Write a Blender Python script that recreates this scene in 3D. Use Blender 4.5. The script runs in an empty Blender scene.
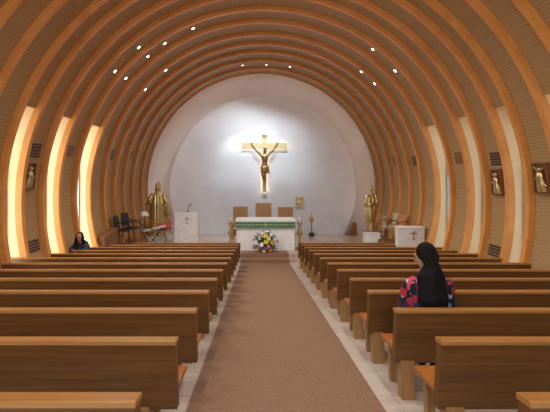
import bpy, bmesh, math, random
from mathutils import Vector, Matrix
random.seed(7)
PI = math.pi
C = bpy.context.scene.collection
scene = bpy.context.scene

# ------------------------------------------------------------------ camera, world, lights, exposure
F = 440.0; VX, VY = 258.5, 172.5; EYE = 1.6
cd = bpy.data.cameras.new('camera'); cam = bpy.data.objects.new('camera', cd); C.objects.link(cam)
cam.location = (0, 0, EYE); cam.rotation_euler = (PI/2, 0, 0)
cd.sensor_width = 36; cd.lens = 36*F/550
cd.shift_x = (275-VX)/550; cd.shift_y = -(206-VY)/550
cd.clip_start = .05
scene.camera = cam
scene.view_settings.view_transform = 'Standard'; scene.view_settings.look = 'None'
scene.view_settings.gamma = 1; scene.view_settings.use_curve_mapping = False
scene.view_settings.exposure = 0.0

XA, ZA, R = .125, .97, 4.69          # vault axis and rib radius
RS = 4.79                          # panel shell radius
SL = .0977                          # rake of the nave floor
YP = 14.7                           # foot of the sanctuary steps
def zf(y): return -SL*min(y, YP)
ZP = zf(YP) + .26                   # sanctuary floor

w = bpy.data.worlds.new('sky'); scene.world = w; w.use_nodes = True
bg = w.node_tree.nodes['Background']; bg.inputs[0].default_value = (.78, .87, 1, 1); bg.inputs[1].default_value = 1.0

def area(name, loc, rot, sx, sy, e, col):
    l = bpy.data.lights.new(name, 'AREA'); l.shape = 'RECTANGLE'; l.size = sx; l.size_y = sy
    l.energy = e; l.color = col
    o = bpy.data.objects.new(name, l); C.objects.link(o); o.location = loc
    o.rotation_euler = rot
    return o
def aim(o, d): o.rotation_euler = Vector(d).to_track_quat('-Z', 'Y').to_euler()
REAR_E, HIGH_E, LEFT_E, RIGHT_E, SPOT_E, APSE_E = 115, 200, 85, 9, 172, 320
o = area('rear_daylight', (XA, -3.3, 1.7), (0, 0, 0), 7.5, 3.6, REAR_E, (.86, .93, 1)); aim(o, (0, 1, -.05))
o = area('rear_clerestory', (XA-2.0, -3.35, 4.3), (0, 0, 0), 5.0, 1.5, HIGH_E, (.86, .93, 1)); aim(o, (0, 1, -.02))

RIBS = [18.35, 17.29, 16.08, 15.0, 14.03, 13.06, 11.98, 11.03, 10.1, 9.37, 8.53, 7.89, 7.07, 6.28]
while RIBS[-1] > -2.2: RIBS.append(RIBS[-1]-.85)
YREAR = RIBS[-1]
WIN = [6, 8, 10, 12, 14, 16, 18, 20]        # bays RIBS[k+1]..RIBS[k] holding a window
XG = 4.98                                    # glazing distance from the axis
ZT = 2.83                                   # window head
for k in WIN:
    ya, yb = RIBS[k+1], RIBS[k]; ym = (ya+yb)/2
    zb = zf(ym)+.1; h = ZT-zb
    o = area('daylight_left', (XA-XG-.25, ym-.35, (ZT+zb)/2), (0, 0, 0), .9, h, LEFT_E*h/4, (1, .94, .80)); aim(o, (1, .95, -.05))
    o = area('daylight_right', (XA+XG+.25, ym-.1, (ZT+zb)/2), (0, 0, 0), .9, h, RIGHT_E*h/4, (.9, .95, 1)); aim(o, (-1, .35, -.1))

# ------------------------------------------------------------------ materials
def mat(name, col, rough=.6, metal=0, emit=None, es=1, spec=.5):
    m = bpy.data.materials.new(name); m.use_nodes = True
    b = m.node_tree.nodes['Principled BSDF']
    b.inputs['Base Color'].default_value = (*col, 1); b.inputs['Roughness'].default_value = rough
    b.inputs['Metallic'].default_value = metal
    b.inputs['Specular IOR Level'].default_value = spec
    if emit: b.inputs['Emission Color'].default_value = (*emit, 1); b.inputs['Emission Strength'].default_value = es
    return m
def noisy(name, c1, c2, scale=(4, 4, 4), rough=.6, metal=0, detail=4, bump=0, ns=1.0, coord='Object', spec=.5, lo=.35, hi=.65):
    m = mat(name, c1, rough, metal, spec=spec); nt = m.node_tree; N = nt.nodes; L = nt.links
    tc = N.new('ShaderNodeTexCoord'); mp = N.new('ShaderNodeMapping'); mp.inputs['Scale'].default_value = scale
    no = N.new('ShaderNodeTexNoise'); no.inputs['Scale'].default_value = ns; no.inputs['Detail'].default_value = detail
    cr = N.new('ShaderNodeValToRGB'); cr.color_ramp.elements[0].color = (*c1, 1); cr.color_ramp.elements[1].color = (*c2, 1)
    cr.color_ramp.elements[0].position = lo; cr.color_ramp.elements[1].position = hi
    L.new(tc.outputs[coord], mp.inputs[0]); L.new(mp.outputs[0], no.inputs[0]); L.new(no.outputs[0], cr.inputs[0])
    L.new(cr.outputs[0], N['Principled BSDF'].inputs['Base Color'])
    if bump:
        bp = N.new('ShaderNodeBump'); bp.inputs['Strength'].default_value = bump; bp.inputs['Distance'].default_value = .01
        L.new(no.outputs[0], bp.inputs['Height']); L.new(bp.outputs[0], N['Principled BSDF'].inputs['Normal'])
    return m
M = {}
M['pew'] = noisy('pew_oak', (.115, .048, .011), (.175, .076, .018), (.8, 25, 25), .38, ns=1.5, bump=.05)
M['pewtop_lit'] = noisy('pew_oak_rail_lit', (.33, .145, .034), (.43, .20, .052), (.8, 25, 25), .4, ns=1.5)  # oak of the backs, lightened to paint in light falling on the tops
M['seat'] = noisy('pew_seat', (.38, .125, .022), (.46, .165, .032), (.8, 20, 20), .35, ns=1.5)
M['leg'] = noisy('pew_leg', (.27, .14, .05), (.36, .19, .07), (20, 20, 1.5), .5, ns=1.5)
M['rib'] = noisy('rib_veneer', (.68, .275, .055), (.78, .34, .08), (2, 2, 2), .42, ns=1.2)
M['wood'] = noisy('brown_wood', (.20, .08, .028), (.28, .115, .042), (3, 20, 3), .45, ns=1.5)
M['chairwood'] = noisy('tan_wood', (.45, .24, .11), (.55, .31, .15), (14, 4, 1), .5, ns=1.5)
M['gold'] = noisy('gilt_bronze', (.50, .37, .15), (.74, .59, .29), (6, 6, 6), .30, .9, ns=3)
M['paleg'] = noisy('pale_gilt', (.80, .68, .36), (.92, .82, .52), (6, 6, 6), .45, .3, ns=2)
M['white'] = noisy('white_plaster', (.64, .63, .62), (.69, .68, .67), (1, 1, 1), .55, ns=1)
M['marb'] = noisy('white_marble', (.78, .79, .80), (.90, .90, .92), (3, 3, 3), .4, ns=1.5, detail=8)
M['cream'] = noisy('cream_reveal', (.83, .60, .33), (.87, .65, .38), (1, 1, 1), .7, ns=1)
M['black'] = mat('black_plastic', (.012, .012, .015), .45)
M['dgrey'] = mat('dark_metal', (.05, .05, .055), .4, .6)
M['grey'] = mat('grey_plastic', (.45, .46, .48), .5)
M['cloth'] = mat('white_linen', (.86, .86, .86), .85)
M['frame'] = mat('pale_window_frame', (.40, .42, .44), .5, .2)
M['skin'] = noisy('skin', (.42, .23, .15), (.48, .27, .18), (9, 9, 9), .55, ns=2)
M['hair'] = noisy('black_hair', (.004, .003, .003), (.010, .007, .007), (70, 70, 2), .65, ns=1, bump=.3, spec=.12)
M['leaf'] = noisy('leaf', (.03, .09, .02), (.07, .17, .04), (20, 20, 20), .5, ns=2)
M['red'] = mat('red_cloth', (.55, .07, .09), .8)
M['cush'] = mat('beige_upholstery', (.50, .42, .34), .8)
M['ochre'] = noisy('ochre_upholstery', (.46, .22, .07), (.55, .28, .09), (5, 5, 5), .7, ns=2)
M['emblem'] = mat('brown_emblem', (.36, .16, .06), .5)

def tile_mat(name, c1, c2, mort, bw, rh, ms, rough, rot=0, bumpy=0):
    m = mat(name, c1, rough); nt = m.node_tree; N = nt.nodes; L = nt.links
    tc = N.new('ShaderNodeTexCoord'); mp = N.new('ShaderNodeMapping'); mp.inputs['Rotation'].default_value = (0, 0, rot)
    br = N.new('ShaderNodeTexBrick'); br.offset = 0 if not bumpy else .5
    br.inputs['Color1'].default_value = (*c1, 1); br.inputs['Color2'].default_value = (*c2, 1); br.inputs['Mortar'].default_value = (*mort, 1)
    br.inputs['Scale'].default_value = 1; br.inputs['Mortar Size'].default_value = ms
    br.inputs['Brick Width'].default_value = bw; br.inputs['Row Height'].default_value = rh
    no = N.new('ShaderNodeTexNoise'); no.inputs['Scale'].default_value = 5; no.inputs['Detail'].default_value = 8
    mx = N.new('ShaderNodeMixRGB'); mx.blend_type = 'MULTIPLY'; mx.inputs[0].default_value = .35
    L.new(tc.outputs['Object'], mp.inputs[0]); L.new(mp.outputs[0], br.inputs[0]); L.new(tc.outputs['Object'], no.inputs[0])
    L.new(br.outputs[0], mx.inputs[1]); L.new(no.outputs[0], mx.inputs[2]); L.new(mx.outputs[0], N['Principled BSDF'].inputs['Base Color'])
    return m
M['floor'] = tile_mat('marble_floor', (.80, .73, .66), (.72, .64, .58), (.60, .54, .49), .3, .3, .005, .22)
M['sanc'] = tile_mat('sanctuary_marble', (.66, .50, .40), (.60, .45, .36), (.42, .32, .26), .6, .6, .006, .18)
M['carpet'] = noisy('brown_carpet', (.235, .142, .096), (.32, .20, .14), (60, 60, 60), .95, ns=1, bump=.25, spec=.1)

def slat_mat():
    m = mat('slatted_panel', (.3, .2, .1), .6); nt = m.node_tree; N = nt.nodes; L = nt.links
    uv = N.new('ShaderNodeUVMap'); sp = N.new('ShaderNodeSeparateXYZ')
    mu = N.new('ShaderNodeMath'); mu.operation = 'MULTIPLY'; mu.inputs[1].default_value = 1/.055
    fr = N.new('ShaderNodeMath'); fr.operation = 'FRACT'
    cr = N.new('ShaderNodeValToRGB'); e = cr.color_ramp.elements
    e[0].position = 0; e[0].color = (.24, .13, .045, 1); e[1].position = .22; e[1].color = (.56, .35, .155, 1)
    no = N.new('ShaderNodeTexNoise'); no.inputs['Scale'].default_value = 3
    mp = N.new('ShaderNodeMapping'); mp.inputs['Scale'].default_value = (.6, 12, 1)
    mx = N.new('ShaderNodeMixRGB'); mx.blend_type = 'MULTIPLY'; mx.inputs[0].default_value = .4
    L.new(uv.outputs[0], sp.inputs[0]); L.new(sp.outputs[1], mu.inputs[0]); L.new(mu.outputs[0], fr.inputs[0]); L.new(fr.outputs[0], cr.inputs[0])
    L.new(uv.outputs[0], mp.inputs[0]); L.new(mp.outputs[0], no.inputs[0])
    L.new(cr.outputs[0], mx.inputs[1]); L.new(no.outputs[0], mx.inputs[2]); L.new(mx.outputs[0], N['Principled BSDF'].inputs['Base Color'])
    return m
M['slat'] = slat_mat()
def glass_mat():
    m = bpy.data.materials.new('window_glass'); m.use_nodes = True; nt = m.node_tree; N = nt.nodes; L = nt.links
    N.remove(N['Principled BSDF']); t = N.new('ShaderNodeBsdfTransparent'); t.inputs[0].default_value = (.9, .94, .97, 1)
    g = N.new('ShaderNodeBsdfGlossy'); g.inputs['Roughness'].default_value = .05; mx = N.new('ShaderNodeMixShader'); mx.inputs[0].default_value = .07
    L.new(t.outputs[0], mx.inputs[1]); L.new(g.outputs[0], mx.inputs[2]); L.new(mx.outputs[0], N['Material Output'].inputs[0])
    return m
M['glass'] = glass_mat()
def disc_mat():
    m = noisy('polished_marble_disc', (.70, .74, .78), (.77, .81, .85), (1.2, 1.2, 1.2), .11, ns=1, detail=6, spec=1.0)
    return m
M['disc'] = disc_mat()
def dress_mat():
    m = mat('patterned_dress', (.02, .02, .02), .8); nt = m.node_tree; N = nt.nodes; L = nt.links
    tc = N.new('ShaderNodeTexCoord'); mp = N.new('ShaderNodeMapping'); mp.inputs['Scale'].default_value = (24, 24, 15)
    v = N.new('ShaderNodeTexVoronoi'); v.distance = 'CHEBYCHEV'; v.inputs['Scale'].default_value = 1; v.inputs['Randomness'].default_value = .75
    s = N.new('ShaderNodeSeparateColor'); cr = N.new('ShaderNodeValToRGB'); cr.color_ramp.interpolation = 'CONSTANT'
    e = cr.color_ramp.elements; e[0].position = 0; e[0].color = (.008, .007, .012, 1); e[1].position = .42; e[1].color = (.42, .02, .05, 1)
    for p, c in ((.60, (.10, .008, .03)), (.68, (.36, .42, .55)), (.80, (.03, .035, .12)), (.92, (.55, .05, .09))):
        q = e.new(p); q.color = (*c, 1)
    L.new(tc.outputs['Object'], mp.inputs[0]); L.new(mp.outputs[0], v.inputs[0]); L.new(v.outputs['Color'], s.inputs[0]); L.new(s.outputs[0], cr.inputs[0])
    L.new(cr.outputs[0], N['Principled BSDF'].inputs['Base Color'])
    return m
M['dress'] = dress_mat()
M['navy'] = noisy('dark_blue_top', (.012, .018, .04), (.03, .04, .08), (20, 20, 20), .8, ns=2)

# ------------------------------------------------------------------ helpers
def link(name, bm, m, parent=None, smooth=False, bevel=0):
    me = bpy.data.meshes.new(name)
    bmesh.ops.recalc_face_normals(bm, faces=bm.faces)
    if smooth:
        for f in bm.faces: f.smooth = True
    bm.to_mesh(me); bm.free()
    if m: me.materials.append(m)
    o = bpy.data.objects.new(name, me); C.objects.link(o)
    if parent: o.parent = parent
    if bevel:
        b = o.modifiers.new('bevel', 'BEVEL'); b.width = bevel; b.segments = 2; b.limit_method = 'ANGLE'
    return o
def tag(o, label=None, cat=None, group=None, kind=None):
    if label: o['label'] = label
    if cat: o['category'] = cat
    if group: o['group'] = group
    if kind: o['kind'] = kind
    return o
def thing(name, loc, label, cat, group=None, rot=(0, 0, 0)):
    o = bpy.data.objects.new(name, None); C.objects.link(o); o.location = loc; o.rotation_euler = rot
    o.empty_display_size = .1
    return tag(o, label, cat, group)
def NB(): return bmesh.new()
def box(bm, x0, x1, y0, y1, z0, z1, T=None):
    vs = [bm.verts.new(Vector(p) if T is None else T @ Vector(p)) for p in
          ((x0, y0, z0), (x1, y0, z0), (x1, y1, z0), (x0, y1, z0), (x0, y0, z1), (x1, y0, z1), (x1, y1, z1), (x0, y1, z1))]
    for f in ((0, 3, 2, 1), (4, 5, 6, 7), (0, 1, 5, 4), (1, 2, 6, 5), (2, 3, 7, 6), (3, 0, 4, 7)): bm.faces.new([vs[i] for i in f])
    return bm
def prism(bm, pts, axis, a, b):
    """pts = 2D outline; axis 'x': (y,z) extruded a..b ; 'y': (x,z) ; 'z': (x,y)"""
    def P(p, t): return {'x': (t, p[0], p[1]), 'y': (p[0], t, p[1]), 'z': (p[0], p[1], t)}[axis]
    A = [bm.verts.new(P(p, a)) for p in pts]; B = [bm.verts.new(P(p, b)) for p in pts]; n = len(pts)
    bm.faces.new(A[::-1]); bm.faces.new(B)
    for i in range(n): bm.faces.new((A[i], A[(i+1) % n], B[(i+1) % n], B[i]))
    return bm
def rings(bm, RR, cap=True):
    V = [[bm.verts.new(p) for p in r] for r in RR]; n = len(RR[0])
    for a, b in zip(V[:-1], V[1:]):
        for i in range(n): bm.faces.new((a[i], a[(i+1) % n], b[(i+1) % n], b[i]))
    if cap: bm.faces.new(V[0][::-1]); bm.faces.new(V[-1])
    return bm
def lathe(bm, prof, c=(0, 0), n=20):
    return rings(bm, [[(c[0]+r*math.cos(2*PI*i/n), c[1]+r*math.sin(2*PI*i/n), z) for i in range(n)] for r, z in prof])
def frame_of(d):
    d = d.normalized(); u = d.cross(Vector((0, 0, 1)))
    if u.length < .05: u = d.cross(Vector((0, 1, 0)))
    u.normalize(); return u, d.cross(u)
def cap_(bm, p, q, r0, r1, n=12):
    """tapered capsule"""
    p, q = Vector(p), Vector(q); d = (q-p); u, v = frame_of(d); d.normalize()
    RR = []
    for t in (-.98, -.8, -.45, 0): RR.append((p+d*r0*t, r0*math.sqrt(1-t*t)))
    for t in (0, .45, .8, .98): RR.append((q+d*r1*t, r1*math.sqrt(1-t*t)))
    return rings(bm, [[c+(u*math.cos(2*PI*i/n)+v*math.sin(2*PI*i/n))*r for i in range(n)] for c, r in RR])
def tube(bm, pts, r, n=8):
    pts = [Vector(p) for p in pts]
    for a, b in zip(pts[:-1], pts[1:]): cap_(bm, a, b, r, r, n)
    return bm
def ell(bm, c, rad, n=16, m=10, T=None):
    c = Vector(c); RR = []
    for j in range(m+1):
        a = -PI/2+PI*(j+.02)/(m+.04); row = []
        for i in range(n):
            t = 2*PI*i/n; p = Vector((rad[0]*math.cos(a)*math.cos(t), rad[1]*math.cos(a)*math.sin(t), rad[2]*math.sin(a)))
            if T: p = T @ p
            row.append(c+p)
        RR.append(row)
    return rings(bm, RR)
def loft(bm, secs, n=40, folds=0, amp=0, ph=0):
    """secs: (z, cx, cy, rx, ry[, amp])"""
    RR = []
    for s in secs:
        z, cx, cy, rx, ry = s[:5]; am = s[5] if len(s) > 5 else amp
        RR.append([(cx+rx*math.cos(t)*(1+am*math.sin(folds*t+ph+z*1.5)), cy+ry*math.sin(t)*(1+am*math.sin(folds*t+ph+z*1.5)), z) for t in [2*PI*i/n for i in range(n)]])
    return rings(bm, RR)
def fuse(o, vox, sm=4):
    r = o.modifiers.new('fuse', 'REMESH'); r.mode = 'VOXEL'; r.voxel_size = vox; r.use_smooth_shade = True
    if sm:
        s = o.modifiers.new('smooth', 'SMOOTH'); s.iterations = sm; s.factor = .5
    return o
def ring_arc(bm, y0, y1, r0, r1, a0, a1, n=96, cx=XA, cz=ZA):
    """solid arc of rectangular section"""
    RR = []
    for i in range(n+1):
        a = a0+(a1-a0)*i/n; c, s = math.cos(a), math.sin(a)
        RR.append([(cx+r0*c, y0, cz+r0*s), (cx+r1*c, y0, cz+r1*s), (cx+r1*c, y1, cz+r1*s), (cx+r0*c, y1, cz+r0*s)])
    return rings(bm, RR)
def px(x, y, depth):
    return Vector(((x-VX)*depth/F, depth, EYE-(y-VY)*depth/F))

# ------------------------------------------------------------------ structure
# nave floor: raked slab, then level sanctuary
bm = NB()
prism(bm, [(-3.2, zf(-3.2)), (YP+.1, zf(YP)), (YP+.1, zf(YP)-.3), (-3.2, zf(-3.2)-.3)], 'x', XA-5.9, XA+5.9)
tag(link('floor', bm, M['floor']), kind='structure')
bm = NB()
prism(bm, [(14.7, zf(YP)-.28), (20.2, zf(YP)-.28), (20.2, ZP), (15.03, ZP), (15.03, zf(YP)+.12), (14.7, zf(YP)+.12)], 'x', XA-5.6, XA+5.6)
tag(link('sanctuary_platform', bm, M['sanc']), kind='structure')

# ribs
AMAX = {}
for i, y in enumerate(RIBS):
    zb = zf(y) if y < 15 else ZP
    a0 = math.asin((zb-ZA)/R)-.01
    wd = .12
    bm = NB(); ring_arc(bm, y-wd/2, y+wd/2, R if i else 4.75, RS+.03, a0, PI-a0)
    tag(link('trim_%d' % (i+1), bm, M['rib'], smooth=False), kind='structure')

# panelled vault between the ribs
A1 = math.asin((ZT-ZA)/RS)
def strip(bm, y0, y1, a0, a1, n):
    uvl = bm.loops.layers.uv.verify(); prev = None
    for i in range(n+1):
        a = a0+(a1-a0)*i/n
        cur = (bm.verts.new((XA+RS*math.cos(a), y0, ZA+RS*math.sin(a))), bm.verts.new((XA+RS*math.cos(a), y1, ZA+RS*math.sin(a))), a)
        if prev:
            f = bm.faces.new((prev[0], prev[1], cur[1], cur[0]))
            for l, uv in zip(f.loops, ((y0, prev[2]*RS), (y1, prev[2]*RS), (y1, cur[2]*RS), (y0, cur[2]*RS))): l[uvl].uv = uv
        prev = cur
top, left, right = NB(), NB(), NB()
for k in range(len(RIBS)-1):
    y0, y1 = RIBS[k+1], RIBS[k]
    strip(top, y0, y1, A1, PI-A1, 80)
    if k not in WIN:
        strip(right, y0, y1, -.62, A1, 24); strip(left, y0, y1, PI-A1, PI+.62, 24)
for nm, b in (('ceiling', top), ('wall_left', left), ('wall_right', right)):
    me_o = link(nm, b, M['slat'], smooth=True); tag(me_o, kind='structure')

# windows
wn = 0
for k in WIN:
    y0, y1 = RIBS[k+1]+.045, RIBS[k]-.045
    for sd in (-1, 1):
        wn += 1
        bm = NB()
        zb = zf((y0+y1)/2)-.1
        X = XA+sd*XG; a0 = math.asin((zb-ZA)/RS)
        arc = [(XA+sd*(RS+.0)*math.cos(a0+(A1-a0)*i/20), ZA+(RS+.0)*math.sin(a0+(A1-a0)*i/20)) for i in range(21)]
        out = arc+[(X+sd*.12, ZT+.06), (X+sd*.12, zb)]
        prism(bm, out, 'y', y1, y1+.05); prism(bm, out, 'y', y0-.05, y0)
        xt = arc[-1][0]
        box(bm, min(xt-.0*sd, X+sd*.12), max(xt, X+sd*.12), y0, y1, ZT, ZT+.06)
        wv = link('window_%d' % wn, bm, M['cream']); tag(wv, kind='structure')
        fr = NB(); zs = zb+.12
        for a, b_ in ((y0, y0+.05), (y1-.05, y1)): box(fr, min(X, X+sd*.05), max(X, X+sd*.05), a, b_, zs, ZT)
        for z in (zs, 1.55, ZT-.05): box(fr, min(X, X+sd*.05), max(X, X+sd*.05), y0+.05, y1-.05, z, z+.05)
        link('window_frame', fr, M['frame'], wv)
        g = NB(); box(g, X+sd*.02, X+sd*.028, y0+.03, y1-.03, zs, ZT-.02); link('window_pane', g, M['glass'], wv)

# rear glazed wall behind the viewer
bm = NB(); yr = YREAR-.1
for i in range(-4, 5): box(bm, XA+i*1.1-.06, XA+i*1.1+.06, yr-.08, yr, .25, ZA+math.sqrt(max(.1, 4.9**2-(i*1.1)**2)))
for z in (.25, 1.2, 2.5, 3.8): box(bm, XA-4.6, XA+4.6, yr-.08, yr, z-.05, z+.05)
tag(link('wall_rear', bm, M['wood']), kind='structure')

# apse behind the last rib
bm = NB()
ring_arc(bm, 18.42, 19.95, 5.12, 5.25, -.75, PI+.75)
box(bm, XA-5.6, XA+5.6, 19.9, 20.1, ZP-.05, ZA+5.5)
tag(link('wall_far', bm, M['white']), kind='structure')
# closing collar between vault skin and apse
bm = NB(); ring_arc(bm, 18.36, 18.42, 4.77, 5.25, -.6, PI+.6)
tag(link('trim_60', bm, M['rib']), kind='structure')

# disc standing before the far wall
DX, DZ, DR, DY = .2, .84, 4.14, 19.55
bm = NB(); n = 160; pts = []
a0 = math.asin((ZP-DZ)/DR)
for i in range(n+1):
    a = a0+(PI-2*a0)*i/n; pts.append((DX+DR*math.cos(a), DZ+DR*math.sin(a)))
prism(bm, pts, 'y', DY, DY+.12)
tag(link('marble_disc_wall', bm, M['disc'], bevel=.02), kind='structure')

# cove strip hidden behind the last rib
def emitter(name, col, s):
    return mat(name, (0, 0, 0), .5, emit=col, es=s)
bm = NB(); ring_arc(bm, 18.46, 18.50, 4.93, 4.98, -.35, PI+.35, 80)
cv = link('cove_light', bm, emitter('cove_glow', (1, .86, .80), 6)); tag(cv, 'warm glowing light strip hidden round the rim of the apse arch', 'light')

# ------------------------------------------------------------------ aisle carpet
bm = NB(); t = .012; X0, X1 = -.59, 1.035
def zc(y): return zf(y)+t
prof = [(-2.05, zc(-2.05)), (14.688, zc(14.7)), (14.688, zf(YP)+.12+t), (15.018, zf(YP)+.12+t), (15.018, ZP+t), (15.52, ZP+t),
        (15.52, ZP+.001), (15.032, ZP+.001), (15.032, zf(YP)+.121), (14.701, zf(YP)+.121), (14.701, zf(YP)+.002), (-2.05, zf(-2.05)+.002)]
prof = [(min(a, 15.52), b) for a, b in prof]
prism(bm, prof, 'x', X0, X1)
tag(link('aisle_carpet', bm, M['carpet']), 'long brown carpet runner down the aisle and up the altar steps', 'carpet')

# ------------------------------------------------------------------ pews
TH = -math.atan(SL)
ORD = ['first', 'second', 'third', 'fourth', 'fifth', 'sixth', 'seventh', 'eighth', 'ninth', 'tenth', 'eleventh', 'twelfth', 'thirteenth']
cache = {}
def pew_meshes(L, sd, ins, LB):
    key = (round(L, 3), sd, ins, LB)
    if key in cache: return cache[key]
    # local: x runs from the aisle end (0) outwards (sd*L); y=0 back plane; z up
    def bx(b, xa, xb, *r): box(b, min(sd*xa, sd*xb), max(sd*xa, sd*xb), *r); return b
    out = []
    H = .784
    def prof(b, pts, xa, xb): prism(b, pts, 'x', min(sd*xa, sd*xb), max(sd*xa, sd*xb)); return b
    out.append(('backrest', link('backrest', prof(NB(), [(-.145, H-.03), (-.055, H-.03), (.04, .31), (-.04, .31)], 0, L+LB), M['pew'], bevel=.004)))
    out.append(('top_rail', link('top_rail', prof(NB(), [(-.155, H-.03), (-.155, H-.004), (-.148, H), (-.048, H), (-.045, H-.03)], -.004, L+LB), M['pewtop_lit'], bevel=.003)))
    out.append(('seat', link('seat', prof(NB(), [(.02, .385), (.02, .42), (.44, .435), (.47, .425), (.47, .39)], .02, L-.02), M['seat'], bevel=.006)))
    for x in (ins, L/2-.06, L-.25):
        out.append(('leg', link('leg', bx(NB(), x, x+.12, -.06, .06, .0, .33), M['leg'], bevel=.004)))
        out.append(('leg', link('leg', bx(NB(), x+.03, x+.09, .36, .44, .0, .388), M['leg'], bevel=.004)))
        out.append(('stretcher', link('stretcher', bx(NB(), x+.04, x+.08, .06, .36, .30, .386), M['wood'])))
    for _, o in out: C.objects.unlink(o)
    cache[key] = out
    return out
for sd in (-1, 1):
    for k in range(13):
        y = 2.0+.93*k
        if sd < 0:
            xi = -.54; xe = -4.4
            if k in (8, 10): xe = -4.86
            if k == 12: xe = -3.75
            if k == 11: xe = -4.13
            ins = .18
        else:
            xi = 1.19; xe = 4.66
            if k in (8, 10): xe = 4.75
            if k >= 11: xe = 3.80
            ins = .05
        if k <= 3: xe = sd*4.45+XA
        side = 'left' if sd < 0 else 'right'
        far = 12-k
        if k < 7: lab = 'long wooden pew %s of the carpet, %s row back from the bottom edge' % (side, ORD[k])
        else: lab = 'long wooden pew %s of the carpet, %s row counted from the altar' % (side, ORD[far])
        if sd > 0 and k == 2: lab = 'wooden pew on the right in which the woman in the patterned dress sits'
        if sd < 0 and k == 0: lab = 'nearest wooden pew left of the carpet, cut off by the bottom edge'
        if sd > 0 and k == 0: lab = 'nearest wooden pew right of the carpet, cropped in the bottom right corner'
        p = thing('pew', (xi, y+.0, zf(y)), lab, 'pew', 'pews %s of the aisle' % side, (TH, 0, 0))
        for nm, src in pew_meshes(abs(xe-xi), sd, ins, .44 if (sd < 0 and k == 7) else 0):
            c = src.copy(); c.name = nm; C.objects.link(c); c.parent = p
for lst in cache.values():
    for _, o in lst: bpy.data.objects.remove(o)

# ------------------------------------------------------------------ spotlights in the vault
def hit(x, y, rad=RS):
    d = Vector(((x-VX)/F, 1, -(y-VY)/F)); o = Vector((-XA, EYE-ZA)); e = Vector((d.x, d.z))
    a = e.dot(e); b = 2*o.dot(e); c = o.dot(o)-rad*rad
    t = (-b+math.sqrt(b*b-4*a*c))/(2*a); return Vector((0, 0, EYE))+d*t
SPOTS = [
 (193, 28, 'small ceiling spotlight highest on the left of the vault', 3), (164.5, 43, 'lit spotlight in the left vault, second highest of its cluster', 4),
 (138.5, 47, 'lit spotlight at the upper left of the left vault cluster', 1), (147.5, 56, 'lit spotlight at the heart of the left vault cluster', 0),
 (114.5, 71, 'lit spotlight farthest left of the vault cluster', 1), (125.5, 78, 'lit spotlight just right of the leftmost one in the vault', 0),
 (165, 69.5, 'lit spotlight at the right of the left vault cluster', 0), (144.5, 89, 'lowest lit spotlight of the left vault cluster', 1),
 (373, 49, 'highest spotlight on the right side of the vault', 5), (362.5, 70.5, 'leftmost spotlight of the right vault cluster', 0),
 (395.5, 70.5, 'rightmost spotlight of the right vault cluster', 1), (375, 83.5, 'lowest spotlight of the right vault cluster', 1),
 (242.5, 65, 'left of three tiny spotlights above the apse arch', 2), (266.5, 64.5, 'middle of three tiny spotlights above the apse arch', 2),
 (290, 66.5, 'right of three tiny spotlights above the apse arch', 2)]
glow = emitter('lamp_glow', (1, .93, .82), 14)
for x, y, lab, kd in SPOTS:
    p = hit(x, y)
    # keep clear of the ribs
    for r in RIBS:
        if -.14 < p.y-r < .2: p = hit(x, y)*1; p.y = r-.14
        elif .2 <= p.y-r < .36: p.y = r+.38
    nrm = Vector((XA-p.x, 0, ZA-p.z)).normalized()
    p = p+nrm*.004
    t_ = thing('ceiling_spotlight', p, lab, 'spotlight', 'vault spotlights'); t_.rotation_euler = nrm.to_track_quat('Z', 'Y').to_euler()
    s = .7 if kd == 2 else 1
    b = NB(); lathe(b, [(.055*s, -.02), (.06*s, -.005), (.06*s, .008), (.045*s, .012), (.04*s, .008)], n=20); link('housing', b, M['frame'], t_, smooth=False); hs_ = t_.children[0]
    b = NB(); lathe(b, [(.015*s, .010), (.036*s, .011), (.036*s, .015), (.015*s, .018)], n=16); link('lamp', b, glow, hs_)
    l = bpy.data.lights.new('spot', 'SPOT'); l.spot_size = math.radians({2: 80, 3: 26, 4: 34, 5: 30}.get(kd, 125)); l.spot_blend = .8
    l.energy = {1: SPOT_E, 0: SPOT_E*.6, 2: APSE_E}.get(kd, 330); l.color = (1, .90, .76) if kd != 2 else (.88, .94, 1); l.shadow_soft_size = .15
    lo = bpy.data.objects.new('spot', l); C.objects.link(lo); lo.location = p+nrm*.10
    if kd > 2: l.color = (.97, .97, 1); aim(lo, Vector({3: (.25, 15.6, -.7), 4: (-3.1, 16.3, -.2), 5: (4.0, 16, -.2)}[kd])-p); continue
    aim(lo, (nrm.x*.8, -.15, -1) if kd != 2 else (Vector((DX+(x-276)*.05, DY, .7+(290-x)*.03))-p))
# matching downlights in the crown nearer than the photo's top edge
for y in (6.6, 4.1, 1.6, -.6):
    for dx in (-1.6, 1.6):
        z = ZA+math.sqrt(RS**2-dx*dx); p = Vector((XA+dx, y, z)); nrm = Vector((XA-p.x, 0, ZA-p.z)).normalized(); p += nrm*.004
        l = bpy.data.lights.new('spot', 'SPOT'); l.spot_size = math.radians(130); l.spot_blend = .8; l.energy = SPOT_E*(1.1 if y > 3 else .55); l.color = (1, .90, .78); l.shadow_soft_size = .15
        lo = bpy.data.objects.new('spot', l); C.objects.link(lo); lo.location = p+nrm*.12; aim(lo, (0, 0, -1))

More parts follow.
